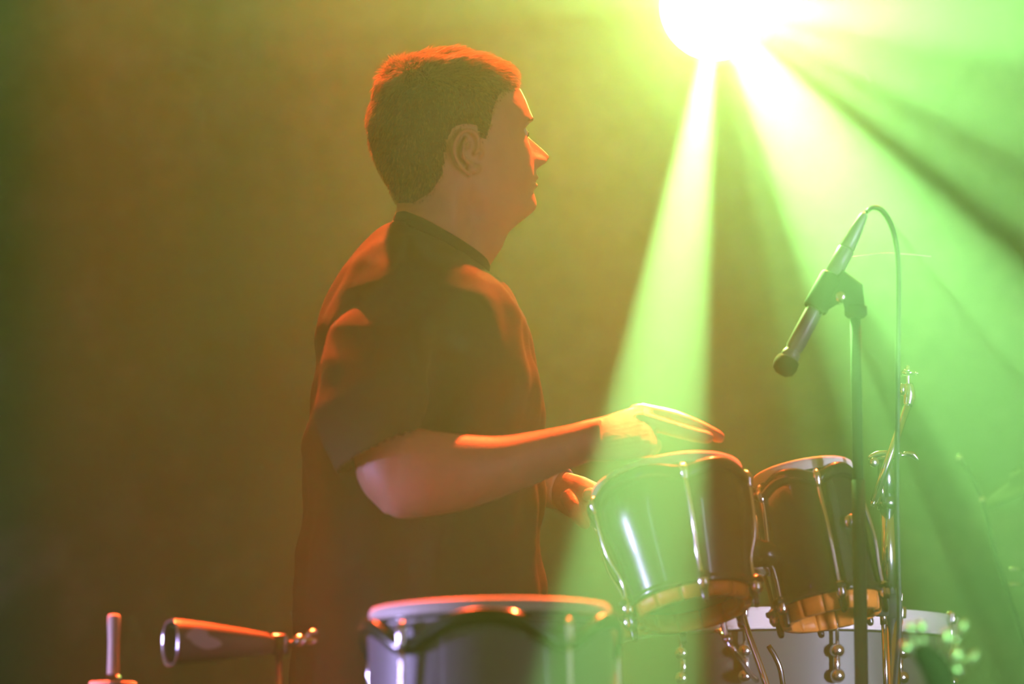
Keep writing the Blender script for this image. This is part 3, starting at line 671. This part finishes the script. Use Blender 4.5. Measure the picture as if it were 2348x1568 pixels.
# clip
cl = thing('microphone_clip', 'black microphone clip elbow joining microphone to stand', 'mic clip', P(1955, 680, YM))
bm = bmesh.new(); cc = A+ax*q(190)
lathe(bm, [(q(24), -q(26)), (q(27), -q(22)), (q(29), q(60)), (q(26), q(66)), (q(21.5), q(64)), (q(21.5), -q(24))], axis_mtx(cc, ax), 32, closed=True); obj('clip_sleeve', bm, BLACK, cl)
bm = bmesh.new(); poly = [(1898, 655), (1932, 618), (1978, 652), (1984, 712), (1966, 726), (1938, 714), (1936, 688), (1880, 722), (1868, 700)]
rr = [[P(x, y, YM+s*.011) for x, y in poly] for s in (-1, -.8, .8, 1)]
rr[0] = [r.lerp(sum(rr[0], V())/9, .05) for r in rr[0]]; rr[3] = [r.lerp(sum(rr[3], V())/9, .05) for r in rr[3]]
rings(bm, rr); obj('elbow', bm, BLACK, cl, smooth=False)
bm = bmesh.new(); lathe(bm, [(q(20), 0), (q(26), .002), (q(26), .014), (q(19), .018)], axis_mtx(P(1962, 700, YM), dn), 24); obj('threaded_collar', bm, BLACK, cl)
bm = bmesh.new(); lathe(bm, [(.004, -.016), (.008, -.0145), (.008, .0145), (.004, .016)], axis_mtx(P(1925, 683, YM), (0, 1, 0)), 16); obj('hinge_screw', bm, CHROME, cl)
cp = [(1986, 486, YM), (2002, 476, YM), (2024, 484, YM), (2045, 520, YM), (2058, 580, YM), (2061, 660, YM), (2059, 800, YM), (2058, 960, YM), (2056, 1130, YM+.02), (2060, 1300, YM+.04), (2062, 1440, YM+.05), (2050, 1600, YM+.03), (2030, 1900, YM)]
cpts = [P(*c_) for c_ in cp]; cpts += [V((cpts[-1].x, YM, .5)), V((cpts[-1].x-.02, YM-.03, .1)), V((cpts[-1].x-.05, YM-.1, .012)), V((cpts[-1].x+.6, YM-.2, .008)), V((3, .2, .008))]
obm = T(cpts, [q(5), q(5.6)]+[q(6.2)]*16, 12, smooth=6); cbl = obj('microphone_cable', obm, CABLE)
cbl['label'] = 'black cable arching from the top of the microphone and hanging down'; cbl['category'] = 'cable'
tie = obj('cable_tie', T([P(1942, 590, YM), P(1975, 587, YM), P(2010, 582, YM), P(2050, 581, YM), (P(2095, 584, YM)), P(2135, 588, YM)], [.0009, .0009, .001, .001, .0007, .0004], 6, smooth=3), TIEM, cl)
# ---------------------------------------------------------------- chrome cymbal stand
YK = .25
q = lambda v: M(v, YK)
ks = thing('cymbal_stand', 'shiny chrome cymbal boom stand right behind the microphone stand', 'cymbal stand', V((P(2040, 1500, YK).x, YK, 0)))
def cyl(name, a, b, r, m=CHROME, par=None, seg=24, **k): return obj(name, T([a, b], r, seg, smooth=0, **k), m, par or ks)
cyl('upper_tube', P(2034, 1166, YK), P(2040, 1372, YK), q(17.5))
cyl('height_collar', P(2034, 1140, YK), P(2035, 1168, YK), q(24), DCHROME)
bm = bmesh.new(); lathe(bm, [(q(17), 0), (q(27), q(6)), (q(29), q(34)), (q(22), q(56)), (q(17), q(60))], axis_mtx(P(2040, 1360, YK), (0, 0, -1)), 24); box(bm, P(2022, 1390, YK-.02), (.02, .02, .03), bevel=.003); obj('clutch', bm, BLACK, ks)
lb = P(2043, 1405, YK)
cyl('lower_tube', P(2043, 1400, YK), V((lb.x+.006, YK, .25)), q(18.5))
cyl('side_rod', P(2024, 1398, YK-.02), P(2027, 1432, YK-.02), q(8))
cyl('side_rod', P(2027, 1432, YK-.02), P(2034, 1640, YK-.02), q(6.5))
cyl('clutch_bolt', P(2068, 1362, YK), P(2066, 1385, YK), q(3.5), round_ends=True)
cyl('neck_tube', P(2030, 1045, YK), P(2034, 1150, YK), q(19), DCHROME)
bm = bmesh.new(); tube(bm, [P(1995, 1048, YK-.01), P(2020, 1040, YK-.01), P(2060, 1040, YK-.01)], [q(6), q(8), q(8)], 16, smooth=3, round_ends=True, up=(0, 1, 0), flat=1.5); lathe(bm, [(q(20), -q(8)), (q(25), -q(5)), (q(25), q(5)), (q(20), q(8))], axis_mtx(P(2032, 1048, YK), (0, 0, 1)), 24); obj('tilter', bm, CHROME, ks)
bm = bmesh.new(); lathe(bm, [(q(8), -q(8)), (q(11), -q(5)), (q(11), q(5)), (q(8), q(8))], axis_mtx(P(2004, 1060, YK-.03), (.3, -1, 0)), 20); obj('ratchet', bm, CHROME, ks)
bm = bmesh.new(); tube(bm, [P(2075, 1040, YK), P(2092, 1042, YK), P(2103, 1052, YK)], [q(5), q(8), q(5)], 12, smooth=3, round_ends=True); tube(bm, [P(2050, 1046, YK), P(2080, 1042, YK)], q(5), 10, smooth=0); obj('wing_nut', bm, CHROME, ks)
cyl('boom_arm', P(2003, 1150, YK-.03), P(2080, 932, YK-.005), q(9.5))
cyl('boom_arm_inner', P(1999, 1160, YK-.03), P(2004, 1147, YK-.03), q(6), CHROME)
cyl('brace_rod', P(2020, 1100, YK-.02), P(2024, 1150, YK-.02), q(6))
bm = bmesh.new(); tube(bm, [P(2080, 932, YK), P(2084, 905, YK), P(2082, 880, YK)], [q(12), q(15), q(11)], 14, smooth=3); ball(bm, P(2069, 893, YK-.02), q(10), (.8, 1, 1.5)); ball(bm, P(2094, 910, YK), q(8), (.7, 1, 1.4)); obj('end_tilter', bm, CHROME, ks)
bm = bmesh.new(); tube(bm, [P(2082, 880, YK), P(2082, 842, YK)], q(5), 10, smooth=0, round_ends=True); lathe(bm, [(q(6), 0), (q(17), q(3)), (q(17), q(9)), (q(6), q(12))], axis_mtx(P(2082, 862, YK), (0, 0, 1)), 20); ball(bm, P(2080, 850, YK-.01), q(8), (1.2, 1, .6)); ball(bm, P(2102, 856, YK), q(5), (1, 1, .8)); obj('cymbal_post', bm, CHROME, ks)
for k in range(3):
    a = 2*PI*k/3+.3; obj('leg', T([V((lb.x, YK, .42)), V((lb.x+.33*math.cos(a), YK+.33*math.sin(a), .015))], .009, 10, smooth=0), CHROME, ks)
# ---------------------------------------------------------------- far cymbal and its stand, right edge
YR = 1.25
q = lambda v: M(v, YR)
rs = thing('boom_stand', 'thin leaning boom stand blurred at the right edge behind the floor tom', 'cymbal stand', V((P(2345, 1500, YR).x, YR, 0)))
obj('boom_arm', T([P(2205, 1055, YR), P(2252, 1146, YR), P(2282, 1270, YR), P(2348, 1470, YR), P(2420, 1700, YR)], q(5), 12, smooth=3), BLACK, rs)
bm = bmesh.new(); ball(bm, P(2252, 1146, YR), q(9)); ball(bm, P(2200, 1050, YR), q(8)); obj('wing_nut', bm, CHROME, rs)
bt_ = P(2420, 1700, YR); obj('post', T([V((bt_.x, YR, .02)), V((bt_.x, YR, bt_.z+.03))], q(10), 14, smooth=0), CHROME, rs)
for k in range(3):
    a = 2*PI*k/3+.9; obj('leg', T([V((bt_.x, YR, .35)), V((bt_.x+.3*math.cos(a), YR+.3*math.sin(a), .015))], .009, 10, smooth=0), CHROME, rs)
for i, y in enumerate((1305, 1340)):
    bm = bmesh.new(); ball(bm, P(2322, y, YR-.05), q(7), (1.4, 1, .8)); tube(bm, [P(2322, y, YR-.05), P(2348, y, YR-.02)], q(4), 8, smooth=0); obj('clamp_bolt', bm, CHROME, rs)
mcy = axis_mtx(P(2345, 1112, YR+.12), V((-.52, -.22, .82)))
bm = bmesh.new(); lathe(bm, [(q(112), 0), (q(70), .007), (q(28), .014), (q(22), .024), (q(8), .031), (q(8), .029), (q(21), .022), (q(27), .012), (q(70), .005)], mcy, 64, closed=True); cym = obj('cymbal', bm, BRONZE)
cym['label'] = 'small tilted bronze cymbal faint in the green haze at the right edge'; cym['category'] = 'cymbal'
cs = obj('cymbal_rod', T([mcy.translation+V((0, 0, -.005)), mcy.translation+V((.03, -.02, -.12)), V((bt_.x, YR, bt_.z+.02))], q(5), 10, smooth=3), DCHROME, rs)
# ---------------------------------------------------------------- blurred foreground hardware, lower right
YG = -1.2
q = lambda v: M(v, YG)
hd = thing('hardware_clamp', 'dark out-of-focus clamp with shining green-lit chrome bolts in the lower right corner', 'clamp', V((P(2150, 1560, YG).x, YG, 0)))
bm = bmesh.new(); tube(bm, [P(2120, 1500, YG), P(2150, 1540, YG), P(2170, 1620, YG)], [q(26), q(34), q(30)], 16, smooth=3, round_ends=True); obj('clamp_body', bm, BLACK, hd)
pz = P(2165, 1600, YG); obj('post', T([V((pz.x, YG, .0)), pz], q(14), 14, smooth=0), BLACK, hd)
GLOSS = mat('bolt_chrome', (.9, .9, .9), .38, 1)
for (x, y, r, sx, sz, rot) in ((2086, 1442, 15, 1, 1, 0), (2112, 1440, 17, 1, 1, 0), (2169, 1464, 17, .8, 1.3, .4), (2206, 1440, 14, .7, 1.4, .5), (2232, 1508, 13, .7, 1.4, .5), (2192, 1505, 15, .8, 1.4, .5), (2193, 1538, 14, 1.1, 1, 0), (2078, 1487, 15, 1.1, 1, 0)):
    bm = bmesh.new(); ball(bm, P(x, y, YG), q(r), (sx, .8, sz), mtx=Matrix.Rotation(rot, 4, 'Y')); tube(bm, [P(x, y, YG+.005), P(2140+(x-2140)*.4, 1520, YG+.01)], q(4), 8, smooth=0); obj('chrome_bolt', bm, GLOSS, hd)
# ---------------------------------------------------------------- haze
hz = bmesh.new(); box(hz, (0, -.65, 2.5), (9.6, 9.1, 4.98)); ho = obj('haze', hz, None, smooth=False)
hm = bpy.data.materials.new('stage_haze'); hm.use_nodes = True; nt = hm.node_tree; nt.nodes.clear()
o_ = nt.nodes.new('ShaderNodeOutputMaterial'); vs_ = nt.nodes.new('ShaderNodeVolumeScatter'); vs_.inputs['Density'].default_value = .045
vs_.inputs['Anisotropy'].default_value = .72; vs_.inputs['Color'].default_value = (1, 1, 1, 1)
nt.links.new(vs_.outputs[0], o_.inputs['Volume']); ho.data.materials.append(hm); ho['kind'] = 'stuff'
ho['label'] = 'thin theatrical haze filling the stage and catching the green beams'; ho['category'] = 'haze'
